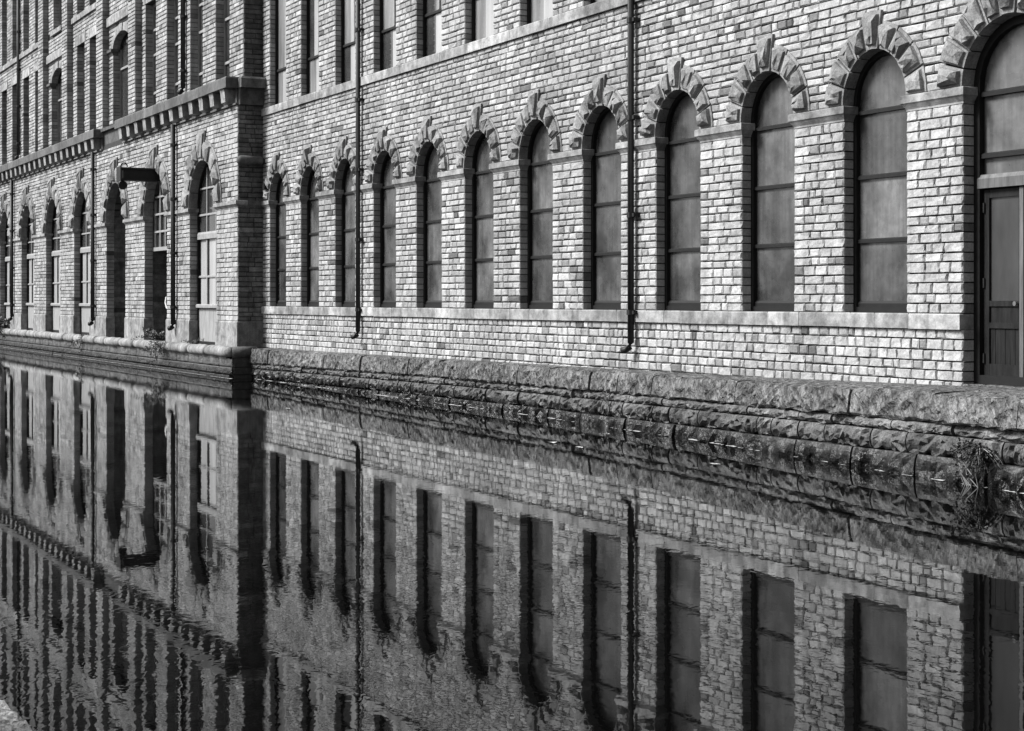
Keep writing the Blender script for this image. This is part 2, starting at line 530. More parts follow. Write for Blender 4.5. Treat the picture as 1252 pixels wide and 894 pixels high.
# ================================================================== the long mill range
mill = thing('mill_range', 'long pale stone mill range with a row of blocked arched windows along the canal', 'mill building', (-30, 0, 0))
MX = -30.0          # children are placed relative to the mill's origin
class Off:
    pass
def mx(x): return x - MX
PITCH = 2.805
WIN_A = 0.755; WIN_B = 0.82
WX = [-48.97 + PITCH * i + WIN_A for i in range(11)]
DOOR_X, DOOR_A = -17.25, 0.95
RX = [-14.75 + PITCH * i for i in range(3)]          # windows beyond the door
ML, MRt = -49.63, -6.6
Z_BASE, Z_SILL0, Z_SILL1, Z_IMP0, Z_IMP1, Z_BAND0, Z_BAND1 = 0.80, 2.02, 2.25, 5.33, 5.57, 8.27, 8.50
UP_TOP, M_TOP = 12.6, 13.6
g_holes = [Hole(x, WIN_A, Z_SILL1, Z_IMP1, WIN_B, 0.39) for x in WX + RX] + [Hole(DOOR_X, DOOR_A, 1.22, Z_IMP1, 0.93, 0.43)]
u_holes = [Hole(x, 0.75, Z_BAND1, UP_TOP) for x in WX + [DOOR_X - 0.62] + RX]

b = MB()
backing(b, ML, MRt, Z_BASE - 0.2, M_TOP, g_holes + u_holes, 0.03, 0.5)
b.box(ML, MRt, 0.6, 0.8, 0.4, M_TOP, 1)         # dark inner wall closes the range
b.v = [(p[0] - MX, p[1], p[2]) for p in b.v]
wall = b.build('wall', 'mortar', mill)

rw = random.Random(21)
blocks = []
for (c0, c1) in courses(Z_BASE, Z_SILL0, 0.148, rw):
    fill_course(c0, c1, ML, MRt, g_holes, rw, 0.17, 0.34, blocks)
for (c0, c1) in courses(Z_SILL1, Z_IMP0, 0.147, rw):
    fill_course(c0, c1, ML, MRt, g_holes, rw, 0.2, 0.42, blocks)
for (c0, c1) in courses(Z_IMP1, Z_BAND0, 0.135, rw):
    fill_course(c0, c1, ML, MRt, g_holes, rw, 0.2, 0.46, blocks)
for (c0, c1) in courses(Z_BAND1, M_TOP, 0.146, rw):
    fill_course(c0, c1, ML, MRt, u_holes, rw, 0.22, 0.45, blocks)

S_, C_ = math.cos(HEAD), math.sin(HEAD)
def project(x, y, z):
    dy = y - CY
    Z = -C_ * x + S_ * dy
    r_ = S_ * x + C_ * dy
    return 626 + 2000 * r_ / Z, 367 + 2000 * (CZ - z) / Z, Z
def screen_size(bl):
    px, py, Z = project((bl[0] + bl[2]) / 2, 0, (bl[4] + bl[5]) / 2)
    if not (-5 < px < 1257 and -5 < py < 899): return 0
    if abs(bl[0] - bl[1]) > 1e-4 or abs(bl[2] - bl[3]) > 1e-4: return 0
    return (bl[2] - bl[0]) * (bl[5] - bl[4]) / Z / Z * (px + 413)
order = sorted(range(len(blocks)), key=lambda i: -screen_size(blocks[i]))
single = set(order[:300])
VARY = 0.62
VAR = [rough_stone(1, 1, 1, 2, 1, 0.8, 50 + i, 0.055, 0.6, 0.5) for i in range(24)]
for vb_ in VAR:
    # unit block: face relief is in y<0 (scaled to centimetres), body in y>0
    vb_.v = [(p[0], p[1] * VARY if p[1] < 0 else p[1], p[2]) for p in vb_.v]
unit = [vb_.mesh('stone_block', 'stone') for vb_ in VAR]
unit_deep = []
for i in range(4):
    sb = rough_stone(1, 1, 1, 2, 1, 1.0, 80 + i, 0.07, 0.3)
    sb.v = [(p[0], p[1] if p[1] > 0 else p[1], p[2]) for p in sb.v]
    unit_deep.append(sb)
jb = MB()
for i, bl in enumerate(blocks):
    if i in single:
        me = rw.choice(unit)
        o = link('stone_block', me, wall, (bl[0] - MX, 0, bl[4]), bl[7] - 1.0)
        sc = 0.02 if bl[6] < 0.12 else bl[6]
        # relief about 2 cm on plain stones; quoins keep a full-depth body
        o.scale = (bl[2] - bl[0], 0.034, bl[5] - bl[4])
        if bl[6] > 0.12:
            jb.box(bl[0] - MX + 0.001, bl[2] - MX - 0.001, 0.015, bl[6], bl[4] + 0.001, bl[5] - 0.001, bl[7])
    else:
        emit_block(jb, (bl[0] - MX, bl[1] - MX, bl[2] - MX, bl[3] - MX) + bl[4:], rw)
jb.build('stonework', 'stone', wall, kind='stuff')

# sill course and upper band: long dressed stones
def band(parent, X0, X1, z0, z1, proud, mat, lmin, lmax, r, name, skip=None, ofs=0.0, y0=0.0, chamfer=0.02, depth=0.24):
    x = X0
    while x < X1 - 0.05:
        L = min(r.uniform(lmin, lmax), X1 - x)
        if X1 - x - L < 0.4: L = X1 - x
        m = MB(); dz = r.uniform(-0.006, 0.006)
        m.rect_loft(0.003, L - 0.003, depth, [(z0 + dz, 0), (z1 - chamfer, 0), (z1 + dz * 0.5, -chamfer * 0.7)], -proud - r.uniform(0, 0.008))
        tn = r.choice((0.55, 0.75, 0.9, 1.0, 1.15, 1.4))
        link(name, m.mesh(name, mat), parent, (x - ofs, y0, 0), tn - 1.0)
        x += L
rb = random.Random(5)
band(mill, ML, DOOR_X - DOOR_A, Z_SILL0, Z_SILL1, 0.065, 'dress', 0.5, 1.7, rb, 'sill_stone', ofs=MX)
band(mill, DOOR_X + DOOR_A, MRt, Z_SILL0, Z_SILL1, 0.065, 'dress', 0.5, 1.7, rb, 'sill_stone', ofs=MX)
band(mill, ML, MRt, Z_BAND0, Z_BAND1, 0.07, 'dress', 0.9, 2.2, rb, 'band_stone', ofs=MX)
band(mill, ML, MRt, M_TOP, M_TOP + 0.5, 0.3, 'cornice', 1.2, 2.2, rb, 'cornice_stone', ofs=MX, depth=0.6)
rf = MB()
rf.add([(mx(ML), -0.2, M_TOP + 0.51), (mx(MRt), -0.2, M_TOP + 0.51), (mx(MRt), 8, M_TOP + 4.0), (mx(ML), 8, M_TOP + 4.0)], [(0, 1, 2, 3)])
rf.add([(mx(ML), 8, M_TOP + 4.0), (mx(MRt), 8, M_TOP + 4.0), (mx(MRt), 16, M_TOP + 0.5), (mx(ML), 16, M_TOP + 0.5)], [(0, 1, 2, 3)])
rf.build('roof', 'slate', mill)
eb = MB()
eb.box(mx(MRt), mx(MRt) + 0.3, 0.02, 16, 0, M_TOP + 0.4)
eb.box(mx(ML) + 0.1, mx(MRt), 15.7, 16, 0, M_TOP + 0.4)
eb.build('end_wall', 'wing', mill)

# imposts on the piers
allh = sorted(g_holes, key=lambda h: h.xc)
def impost(parent, x0, x1, z0, z1, y0, ofs, name='impost_stone', d=0.215, p=0.085, mat='dress', tone=0.0):
    m = MB(); H_ = z1 - z0
    m.rect_loft(x0 - ofs, x1 - ofs, d, [(z0, 0.012), (z0 + H_ * 0.12, 0.012), (z0 + H_ * 0.42, p * 0.75), (z0 + H_ * 0.5, p), (z1 - 0.012, p), (z1, p - 0.01)], y0)
    return m.build(name, mat, parent, tone=tone)
edges = [ML] + [v for h in allh for v in (h.xc - h.a, h.xc + h.a)] + [MRt]
for i in range(0, len(edges), 2):
    impost(mill, edges[i] + (0.1 if i == 0 else 0), edges[i + 1], Z_IMP0, Z_IMP1, 0.0, MX, tone=rb.uniform(-0.5, -0.1))

vs_main = arch_set(9, WIN_A, WIN_B, 0.44, 0.21, 0.035, 0.105, 0.19, 'vous', 'voussoir', 0.79, 6)
vs_door = arch_set(11, DOOR_A, 0.93, 0.50, 0.21, 0.035, 0.105, 0.19, 'vous', 'door_voussoir', 0.80, 1)
for x in WX + RX:
    place_arch(vs_main, mill, mx(x), 0, Z_IMP1, rb)
place_arch(vs_door, mill, mx(DOOR_X), 0, Z_IMP1, rb)

# blocked arched windows of the range
def arch_pts(a, b, zs, n=16):
    return [(a * math.cos(math.pi * k / n), zs + b * math.sin(math.pi * k / n)) for k in range(n + 1)]

def arched_frame(a, b, z0, zs, wd, y0, y1, n=16):
    m = MB()
    op = [(-a, z0)] + arch_pts(a, b, zs, n)[::-1] + [(a, z0)]
    ip = [(-a + wd, z0 + wd)] + arch_pts(a - wd, b - wd, zs, n)[::-1] + [(a - wd, z0 + wd)]
    L = len(op)
    V = [(x, y0, z) for x, z in op] + [(x, y0, z) for x, z in ip] + [(x, y1, z) for x, z in op] + [(x, y1, z) for x, z in ip]
    F = []
    for k in range(L):
        q = (k + 1) % L
        F += [(k, q, L + q, L + k), (L + k, L + q, 3 * L + q, 3 * L + k), (q, k, 2 * L + k, 2 * L + q)]
    m.add(V, F)
    return m

def arched_pane(a, b, z0, zs, y, n=16, th=0.01):
    m = MB()
    op = [(-a, z0)] + arch_pts(a, b, zs, n)[::-1] + [(a, z0)]
    L = len(op)
    m.add([(x, y, z) for x, z in op] + [(x, y + th, z) for x, z in op],
          [tuple(range(L))[::-1], tuple(range(L, 2 * L))] + [(k, (k + 1) % L, L + (k + 1) % L, L + k) for k in range(L)])
    return m

YF0, YF1, YP = 0.185, 0.30, 0.262
fr = arched_frame(WIN_A + 0.012, WIN_B + 0.012, Z_SILL1 + 0.005, Z_IMP1, 0.085, YF0, YF1).mesh('window', 'frame')
bars = [3.40, 4.42, 5.46]
def box_mesh(name, mat, *a):
    m = MB(); m.box(*a); return m.mesh(name, mat)
def bar_mesh(name, mat, a, z, h=0.035, y0=0.215, y1=0.29):
    m = MB()
    m.rect_loft(-a, a, y1, [(z - h, 0), (z + h * 0.4, 0), (z + h, -0.03)], y0)
    return m.mesh(name, mat)
bar_ms = [bar_mesh('transom', 'frame', WIN_A - 0.05, z) for z in bars]
cill_m = bar_mesh('bottom_rail', 'frame', WIN_A - 0.05, Z_SILL1 + 0.12, 0.07)
zz = [Z_SILL1 + 0.05] + bars
pane_ms = [box_mesh('pane', 'board', -WIN_A + 0.05, WIN_A - 0.05, YP, YP + 0.01, zz[i] + 0.001, zz[i + 1] - 0.001) for i in range(3)]
pane_ms.append(arched_pane(WIN_A - 0.05, WIN_B - 0.05, 5.461, Z_IMP1, YP).mesh('pane', 'board'))
for x in WX + RX:
    o = link('window', fr, mill, (mx(x), 0, 0))
    for me in bar_ms: link('transom', me, o)
    link('bottom_rail', cill_m, o)
    for me in pane_ms:
        p = link('pane', me, o)
        p.location.y = rb.uniform(-0.004, 0.004)

# upper storey sashes of the range
def sash(parent, x, z0, z1, a, ofs, r, mull=True, y0=0.17, trans=(1.13,)):
    m = MB()
    for sx in (-1, 1):
        m.box(sx * a - 0.05, sx * a + 0.05, y0, y0 + 0.12, z0, z1)
    m.box(-a + 0.051, a - 0.051, y0 + 0.002, y0 + 0.118, z0 + 0.003, z0 + 0.07)
    m.box(-a + 0.051, a - 0.051, y0 + 0.002, y0 + 0.118, z1 - 0.09, z1)
    o = m.build('window', 'frame', parent, loc=(x - ofs, 0, 0))
    for tz in trans:
        link('transom', bar_mesh('transom', 'frame', a - 0.05, z0 + tz, 0.04, y0 + 0.02, y0 + 0.12), o)
    link('stile', box_mesh('stile', 'white', a - 0.17, a - 0.051, y0 + 0.03, y0 + 0.09, z0 + 0.071, z1 - 0.091), o)
    if mull:
        link('mullion', box_mesh('mullion', 'white', a * 0.10, a * 0.10 + 0.07, y0 + 0.04, y0 + 0.09, z0 + trans[0] + 0.05, z1 - 0.091), o)
    tops = [z0 + 0.07] + [z0 + q for q in trans] + [z1 - 0.09]
    for k in range(len(tops) - 1):
        xs = a * r.uniform(-0.45, 0.0)
        for (xa, xb, mt) in ((-a + 0.05, xs, r.choice(('glass', 'greyglass', 'greyglass'))), (xs, a - 0.05, r.choice(('blind', 'blind', 'greyglass')))):  # pale pane colour stands in for the sky's reflection
            link('pane', box_mesh('pane', mt, xa + 0.001, xb - 0.001, y0 + 0.075, y0 + 0.085, tops[k] + 0.001, tops[k + 1] - 0.001), o)
    return o
for i, x in enumerate(WX + [DOOR_X - 0.62] + RX):
    sash(mill, x, Z_BAND1 + 0.004, UP_TOP, 0.75, MX, rb, True)

# the door in the large arch
dr = arched_frame(DOOR_A + 0.012, 0.93 + 0.012, 1.225, Z_IMP1, 0.13, 0.20, 0.40, 18)
door = dr.build('door', 'frame', mill, loc=(mx(DOOR_X), 0, 0), label='weathered dark double door with glazed upper panels under an arched fanlight')
for nm, z, h in (('transom', 4.18, 0.10), ('transom', 4.56, 0.04), ('transom', 5.46, 0.04)):
    link(nm, bar_mesh(nm, 'doorpale' if z < 4.3 else 'frame', DOOR_A - 0.08, z, h, 0.19 if z < 4.3 else 0.23, 0.36), door)
link('pane', box_mesh('pane', 'board', -DOOR_A + 0.1, DOOR_A - 0.1, 0.30, 0.31, 4.285, 4.53), door)
link('pane', box_mesh('pane', 'board', -DOOR_A + 0.1, DOOR_A - 0.1, 0.30, 0.31, 4.59, 5.43), door)
link('pane', arched_pane(DOOR_A - 0.1, 0.83, 5.49, Z_IMP1, 0.30, 18).mesh('pane', 'board'), door)
for s in (-1, 1):
    x0, x1 = (-DOOR_A + 0.13, -0.012) if s < 0 else (0.012, DOOR_A - 0.13)
    lf = MB()
    sw = 0.11
    ya, yb = 0.27, 0.335
    lf.box(x0, x0 + sw, ya, yb, 1.30, 4.06); lf.box(x1 - sw, x1, ya, yb, 1.30, 4.06)
    for (za, zb) in ((1.30, 1.52), (2.04, 2.12), (2.36, 2.44), (3.94, 4.06)):
        lf.box(x0 + sw, x1 - sw, ya + 0.004, yb, za, zb)
    lfo = lf.build('door_leaf', 'door', door)
    link('door_pane', box_mesh('door_pane', 'doorglass', x0 + sw - 0.01, x1 - sw + 0.01, 0.305, 0.315, 2.43, 3.95), door)
    link('door_panel', box_mesh('door_panel', 'door', x0 + sw - 0.01, x1 - sw + 0.01, 0.30, 0.32, 2.115, 2.365), door)
    nb = 6
    for k in range(nb):
        xa = x0 + sw + (x1 - x0 - 2 * sw) * k / nb; xb = x0 + sw + (x1 - x0 - 2 * sw) * (k + 1) / nb
        link('door_board', box_mesh('door_board', 'door', xa + 0.003, xb - 0.003, 0.298 + 0.003 * (k % 2), 0.32, 1.515, 2.045), door)
m = MB(); m.box(-0.075, 0.0, 0.235, 0.269, 1.32, 4.06)
m.build('meeting_stile', 'doorpale', door)
m = MB(); m.rect_loft(-DOOR_A - 0.02, DOOR_A + 0.02, 0.6, [(1.0, 0.0), (1.213, 0.0), (1.222, -0.01)], -0.03)
m.build('doorstep', 'coping', mill, loc=(mx(DOOR_X), 0, 0), tone=0.0)
m = MB(); m.box(-DOOR_A + 0.1, DOOR_A - 0.1, 0.42, 0.44, 1.2, 6.4); m.build('door_backing', 'frame', mill, loc=(mx(DOOR_X), 0, 0))

# downpipes of the range
def downpipe(parent, x, y, zb, zt, ofs, r=0.064, step=1.9, shoe=True, label=None, joints=True):
    m = MB()
    path = [(0, 0, zt)]
    if shoe:
        path += [(0, 0, zb + 0.16), (-0.02, -0.015, zb + 0.07), (-0.08, -0.06, zb + 0.02), (-0.15, -0.12, zb)]
    else:
        path += [(0, 0, zb)]
    m.tube(path, r, 10)
    o = m.build('downpipe', 'iron', parent, smooth=True, loc=(x - ofs, y, 0), label=label)
    z = zb + 0.75; k = 0
    while z < zt - 0.2:
        c = MB()
        c.tube([(0, 0, z - 0.05), (0, 0, z + 0.05)], r * 1.28, 10)
        c.build('collar', 'iron', o, smooth=False)
        c = MB()
        c.box(-0.012, 0.17, -0.02, 0.015, z - 0.02, z + 0.02)
        c.box(0.10, 0.16, -0.035, -y - 0.01, z - 0.035, z + 0.035)
        c.build('bracket', 'iron', o)
        z += step
    return o
downpipe(mill, -41.38, -0.12, 1.44, M_TOP + 0.2, MX, label='dark iron downpipe between the third and fourth arched windows from the projecting wing')
downpipe(mill, -27.27, -0.12, 1.46, M_TOP + 0.2, MX, label='dark iron downpipe between the eighth and ninth arched windows from the projecting wing')
# stub of an old pipe over the first window
m = MB(); m.tube([(0, 0.1, 0), (0, -0.16, 0.0)], 0.11, 12)
m.build('pipe_stub', 'iron', mill, loc=(mx(-49.15), 0, 6.02))

# ------------------------------------------------------------------ canal wall under the range
def ob(x):
    pts = [(-60, 0.52), (-49.3, 0.5), (-36, 0.42), (-30, 0.46), (-24, 0.78), (-17.7, 1.35), (-6, 2.2)]
    for (a, va), (c, vc) in zip(pts[:-1], pts[1:]):
        if x <= c: return va + (vc - va) * (x - a) / (c - a)
    return pts[-1][1]
def lerp_pts(x, pts):
    for (a, va), (c, vc) in zip(pts[:-1], pts[1:]):
        if x <= c: return va + (vc - va) * (x - a) / (c - a)
    return pts[-1][1]
def ztop(x): return lerp_pts(x, [(-60, 0.86), (-49, 0.90), (-35, 0.99), (-24, 1.06), (-17, 1.17), (-6, 1.2)])
def zcop(x): return lerp_pts(x, [(-60, 0.44), (-49, 0.46), (-35, 0.60), (-24, 0.68), (-17, 0.77), (-6, 0.8)])
cw = thing('canal_wall', 'rough dark stone canal wall with sloping hammered coping under the mill range', 'retaining wall', (-30, 0, 0))
rc = random.Random(33)
CL, CR = -49.25, -6.7
def patch(us, rows, r, amp, X0, tone=1.0, closed=True):
    """rows: list of functions u->(y,z); grid sheet with an uneven middle"""
    V = []; nu = len(us)
    for j, fn in enumerate(rows):
        for i, u in enumerate(us):
            y, z = fn(u)
            e = (0 < j < len(rows) - 2) and (0 < i < nu - 1)
            dx = 0
            V.append((u - X0 + dx, y + (r.uniform(-amp, amp) if e else 0), z + (r.uniform(-amp, amp) * 0.6 if e else 0)))
    F = [(j * nu + i, j * nu + i + 1, (j + 1) * nu + i + 1, (j + 1) * nu + i) for j in range(len(rows) - 1) for i in range(nu - 1)]
    m = MB(); m.add(V, F, tone)
    # end caps
    for i in (0, nu - 1):
        ring = [j * nu + i for j in range(len(rows))]
        vv = [V[k] for k in ring]
        m.add(vv, [tuple(range(len(vv))) if i else tuple(range(len(vv)))[::-1]], tone)
    return m
x = CL
while x < CR - 0.1:
    L = min(rc.uniform(1.1, 2.0), CR - x)
    us = [x + 0.012 + (L - 0.024) * k / 12 for k in range(13)]
    fo = rc.uniform(-0.03, 0.04)
    up = rc.uniform(-0.02, 0.02)
    rows = []
    rows.append(lambda u: (-0.02, zcop(u) + 0.006))
    rows.append(lambda u, fo=fo: (-ob(u) - fo - 0.03, zcop(u) + 0.006))
    for q in (0.12, 0.34, 0.56, 0.78):
        rows.append(lambda u, q=q, up=up, fo=fo: (-ob(u) - fo - 0.075 + 0.05 * q, zcop(u) + (ztop(u) - zcop(u) + up) * q))
    rows.append(lambda u, up=up, fo=fo: (-ob(u) - fo + 0.0, ztop(u) + up))
    rows.append(lambda u, up=up: (-ob(u) + 0.08, ztop(u) + up + 0.012))
    rows.append(lambda u: (-ob(u) * 0.5, ztop(u) + 0.03))
    rows.append(lambda u: (0.035, ztop(u) + 0.045))
    m = patch(us, rows, rc, 0.03, MX)
    m.build('coping_stone', 'coping', cw, tone=rc.uniform(-0.3, 0.35))
    x += L
def wall_course(zlo, zhi, lmin, lmax, extra, amp, name):
    x = CL
    while x < CR - 0.1:
        L = min(rc.uniform(lmin, lmax), CR - x)
        nx_ = 8
        us = [x + 0.008 + (L - 0.016) * k / nx_ for k in range(nx_ + 1)]
        e = extra + rc.uniform(-0.03, 0.03)
        def row(q, inn):
            return lambda u: (-(ob(u) + e - inn), zlo(u) + 0.008 + (zhi(u) - zlo(u) - 0.016) * q)
        rows = [lambda u: (-ob(u) + 0.3, zlo(u) + 0.008), row(0, 0.03), row(0.14, 0), row(0.38, -0.02), row(0.62, -0.02), row(0.86, 0), row(1, 0.03), lambda u: (-ob(u) + 0.3, zhi(u) - 0.006)]
        patch(us, rows, rc, amp, MX).build(name, 'base', cw, tone=rc.choice((-0.45, -0.2, 0, 0.15, 0.5)))
        x += L
wall_course(lambda u: zcop(u) - 0.16, zcop, 0.4, 0.9, 0.01, 0.03, 'ledge_stone')
wall_course(lambda u: zcop(u) - 0.45, lambda u: zcop(u) - 0.16, 0.35, 0.85, 0.03, 0.045, 'rubble_stone')
wall_course(lambda u: zcop(u) - 1.0, lambda u: zcop(u) - 0.45, 0.5, 1.0, 0.09, 0.045, 'waterline_stone')
m = MB()
us = [CL + (CR - CL) * k / 40 for k in range(41)]
for a, c in zip(us[:-1], us[1:]):
    m.add([(a - MX, -ob(a) + 0.12, -1), (c - MX, -ob(c) + 0.12, -1), (c - MX, -ob(c) + 0.12, zcop(c)), (a - MX, -ob(a) + 0.12, zcop(a))], [(0, 1, 2, 3)])
m.build('core', 'mortar', cw)

# ================================================================== the projecting wing
WO, UO, TO = 0.83, 0.61, 0.87            # how far ground wall, upper wall and towers stand forward
wing = thing('mill_wing', 'taller projecting mill wing with bracketed cornice and tall arched ground-floor openings', 'mill building', (-60, 0, 0))
VX = -60.0
def vx(x): return x - VX
WC = -49.63                              # the wing's corner
WL = -104.0
GP, GA, GB = 5.92, 1.54, 1.54
GX = [-53.37 - GP * k for k in range(9)]
WZ0, WPL, WI0, WI1, WCO, WCT = 0.93, 1.79, 5.36, 5.59, 8.60, 9.47
W1T, W2B, W2B1, W2T, WTOP = 13.67, 14.75, 15.0, 18.8, 20.6
wg_holes = [Hole(x, GA, WZ0, WI1, GB, 0.6) for x in GX]
towers = [GX[2], GX[4]]
ux = []
for k, x in enumerate(GX):
    if k in (2, 4): continue
    d = 1.2 if k == 3 else 1.48
    ux += [x - d, x + d]
wu_holes = [Hole(x, 0.75, WCT + 0.02, W1T) for x in ux]
wu2_holes = [Hole(x, 0.75, W2B1, W2T) for x in ux]
tw_holes = [Hole(x, 1.35, WCT + 0.02, 12.65, 0.55, 0.28) for x in towers]
tw2_holes = [Hole(x, 0.95, 15.05, 18.3) for x in towers]

b = MB()
backing(b, WL, WC - 0.016, WZ0 - 0.1, WCO + 0.2, wg_holes, -WO + 0.018, 0.5)
upper_all = wu_holes + wu2_holes + tw_holes + tw2_holes
backing(b, WL, WC - 0.1, WCT - 0.3, WTOP + 0.1, upper_all, -UO + 0.018, 0.5)
# inner wall and the return that faces the range
for (za, zb) in ((0.4, WCO + 0.3), (WCT - 0.2, WTOP)):
    segs = []
b.add([(WL, 0.35, WCT), (WC - 0.02, 0.35, WCT), (WC - 0.02, 0.35, WTOP), (WL, 0.35, WTOP)], [(0, 1, 2, 3)])
b.add([(WL, 3.2, 0.3), (WC - 0.02, 3.2, 0.3), (WC - 0.02, 3.2, WCT), (WL, 3.2, WCT)], [(0, 1, 2, 3)])
b.add([(WC - 0.016, -WO + 0.018, 0.3), (WC - 0.016, 0.3, 0.3), (WC - 0.016, 0.3, WCO + 0.3), (WC - 0.016, -WO + 0.018, WCO + 0.3)], [(0, 1, 2, 3)])
b.add([(WC - 0.1, -UO + 0.018, WCT - 0.3), (WC - 0.1, 14, WCT - 0.3), (WC - 0.1, 14, WTOP), (WC - 0.1, -UO + 0.018, WTOP)], [(0, 1, 2, 3)])
b.add([(WL, -0.4, 0.32), (WC, -0.4, 0.32), (WC, 3.3, 0.32), (WL, 3.3, 0.32)], [(0, 1, 2, 3)])
b.v = [(p[0] - VX, p[1], p[2]) for p in b.v]
wwall = b.build('wall', 'wingmortar', wing)

rv = random.Random(77)
wb = []
kw = dict(joint=0.02, dq=0.30)
for (c0, c1) in courses(WPL, WI0, 0.158, rv): fill_course(c0, c1, WL, WC - 0.01, wg_holes, rv, 0.28, 0.6, wb, **kw)
for (c0, c1) in courses(WI1, WCO, 0.15, rv): fill_course(c0, c1, WL, WC - 0.01, wg_holes, rv, 0.28, 0.6, wb, **kw)
wbu = []
hs = wu_holes + tw_holes
for (c0, c1) in courses(WCT, W1T, 0.155, rv): fill_course(c0, c1, WL, WC - 0.1, hs, rv, 0.3, 0.6, wbu, **kw)
for (c0, c1) in courses(W1T, W2B, 0.155, rv): fill_course(c0, c1, WL, WC - 0.1, tw_holes, rv, 0.3, 0.6, wbu, **kw)
for (c0, c1) in courses(W2B1, W2T, 0.155, rv): fill_course(c0, c1, WL, WC - 0.1, wu2_holes + tw2_holes, rv, 0.3, 0.6, wbu, **kw)
for (c0, c1) in courses(W2T, WTOP, 0.155, rv): fill_course(c0, c1, WL, WC - 0.1, [], rv, 0.3, 0.6, wbu, **kw)
order = sorted([i for i in range(len(wb)) if screen_size(wb[i]) > 0], key=lambda i: -screen_size(wb[i]))
single = set(order[:220])
uw = [sb.mesh('stone_block', 'wing') for sb in VAR[:8]]
jb = MB()
for i, bl in enumerate(wb):
    if i in single:
        o = link('stone_block', rv.choice(uw), wwall, (bl[0] - VX, -WO, bl[4]), bl[7] - 1.0)
        o.scale = (bl[2] - bl[0], 0.022, bl[5] - bl[4])
        if bl[6] > 0.12:
            jb.box(bl[0] - VX + 0.001, bl[2] - VX - 0.001, -WO + 0.015, -WO + bl[6], bl[4] + 0.001, bl[5] - 0.001, bl[7])
    else:
        emit_block(jb, (bl[0] - VX, bl[1] - VX, bl[2] - VX, bl[3] - VX) + bl[4:], rv, -WO)
for bl in wbu:
    emit_block(jb, (bl[0] - VX, bl[1] - VX, bl[2] - VX, bl[3] - VX) + bl[4:], rv, -UO)
# tower pilasters
def pil_block(x0, x1, zr):
    out = []
    for (c0, c1) in courses(zr[0], zr[1], 0.16, rv): fill_course(c0, c1, x0, x1, [], rv, 0.35, 0.6, out, joint=0.02, d=TO - UO + 0.01)
    for bl in out: emit_block(jb, (bl[0] - VX, bl[1] - VX, bl[2] - VX, bl[3] - VX) + bl[4:7] + (bl[7] * 0.95,), rv, -TO)
pil = []
for c in towers:
    for (a, d) in ((-3.15, -2.05), (2.1, 3.15)):
        pil_block(c + a, c + d, (WCT, WTOP + 0.4)); pil.append((c + a, c + d))
jb.build('stonework', 'wing', wwall, kind='stuff')
for (a, d) in pil:
    m = MB(); m.box(vx(a) + 0.02, vx(d) - 0.02, -TO + 0.02, -UO + 0.015, WCT, WTOP + 0.4)
    m.build('pilaster', 'wingmortar', wing)

# the return beside the range: sooty blocks facing +x
rr = random.Random(91)
ret = MB(); tmp = []
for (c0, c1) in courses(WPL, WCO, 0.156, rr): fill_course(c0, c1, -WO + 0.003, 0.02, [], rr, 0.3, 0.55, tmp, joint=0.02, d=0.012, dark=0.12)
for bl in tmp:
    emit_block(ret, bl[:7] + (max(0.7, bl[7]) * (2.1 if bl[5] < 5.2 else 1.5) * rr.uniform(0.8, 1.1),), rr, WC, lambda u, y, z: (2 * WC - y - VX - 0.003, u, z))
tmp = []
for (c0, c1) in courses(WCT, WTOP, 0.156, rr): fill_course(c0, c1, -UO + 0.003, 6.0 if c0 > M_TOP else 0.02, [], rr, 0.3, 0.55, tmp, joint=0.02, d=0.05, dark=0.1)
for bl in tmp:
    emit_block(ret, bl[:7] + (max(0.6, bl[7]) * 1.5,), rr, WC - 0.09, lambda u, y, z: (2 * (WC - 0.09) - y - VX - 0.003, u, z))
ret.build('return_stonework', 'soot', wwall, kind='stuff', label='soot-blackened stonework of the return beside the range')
m = MB(); m.tube([(vx(WC) + 0.10, -WO - 0.06, 6.85), (vx(WC) + 0.11, -WO + 0.05, 6.85), (vx(WC) + 0.11, -0.12, 6.85), (vx(WC) + 0.10, -0.03, 6.85)], [0.10, 0.15, 0.15, 0.10], 12)
m.build('roll_moulding', 'soot', wing, smooth=True)

# imposts, base blocks
ed = sorted([WC, WL] + [v for x in GX for v in (x - GA, x + GA)])
for i in range(0, len(ed), 2):
    impost(wing, ed[i], ed[i + 1], WI0, WI1, -WO, VX, d=-WO + 0.29, p=0.10, tone=rv.uniform(-0.1, 0.2))
    m = MB(); m.rect_loft(vx(ed[i]), vx(ed[i + 1]), -WO + 0.32, [(WZ0 - 0.1, 0.045), (WPL - 0.05, 0.045), (WPL, 0.01)], -WO)
    m.build('base_block', 'dress', wing, tone=rv.uniform(-0.45, 0.0))
m = MB(); m.rect_loft(vx(WC) - 0.3, vx(WC), 0.0, [(WI0, 0.012), (WI0 + 0.1, 0.07), (WI1, 0.085)], -WO + 0.05); m.build('impost_return', 'soot', wing, tone=0.4)
m = MB(); m.rect_loft(vx(WC) - 0.3, vx(WC) + 0.002, 0.0, [(WZ0 - 0.1, 0.045), (WPL - 0.05, 0.045), (WPL, 0.01)], -WO + 0.05); m.build('base_return', 'soot', wing, tone=0.8)

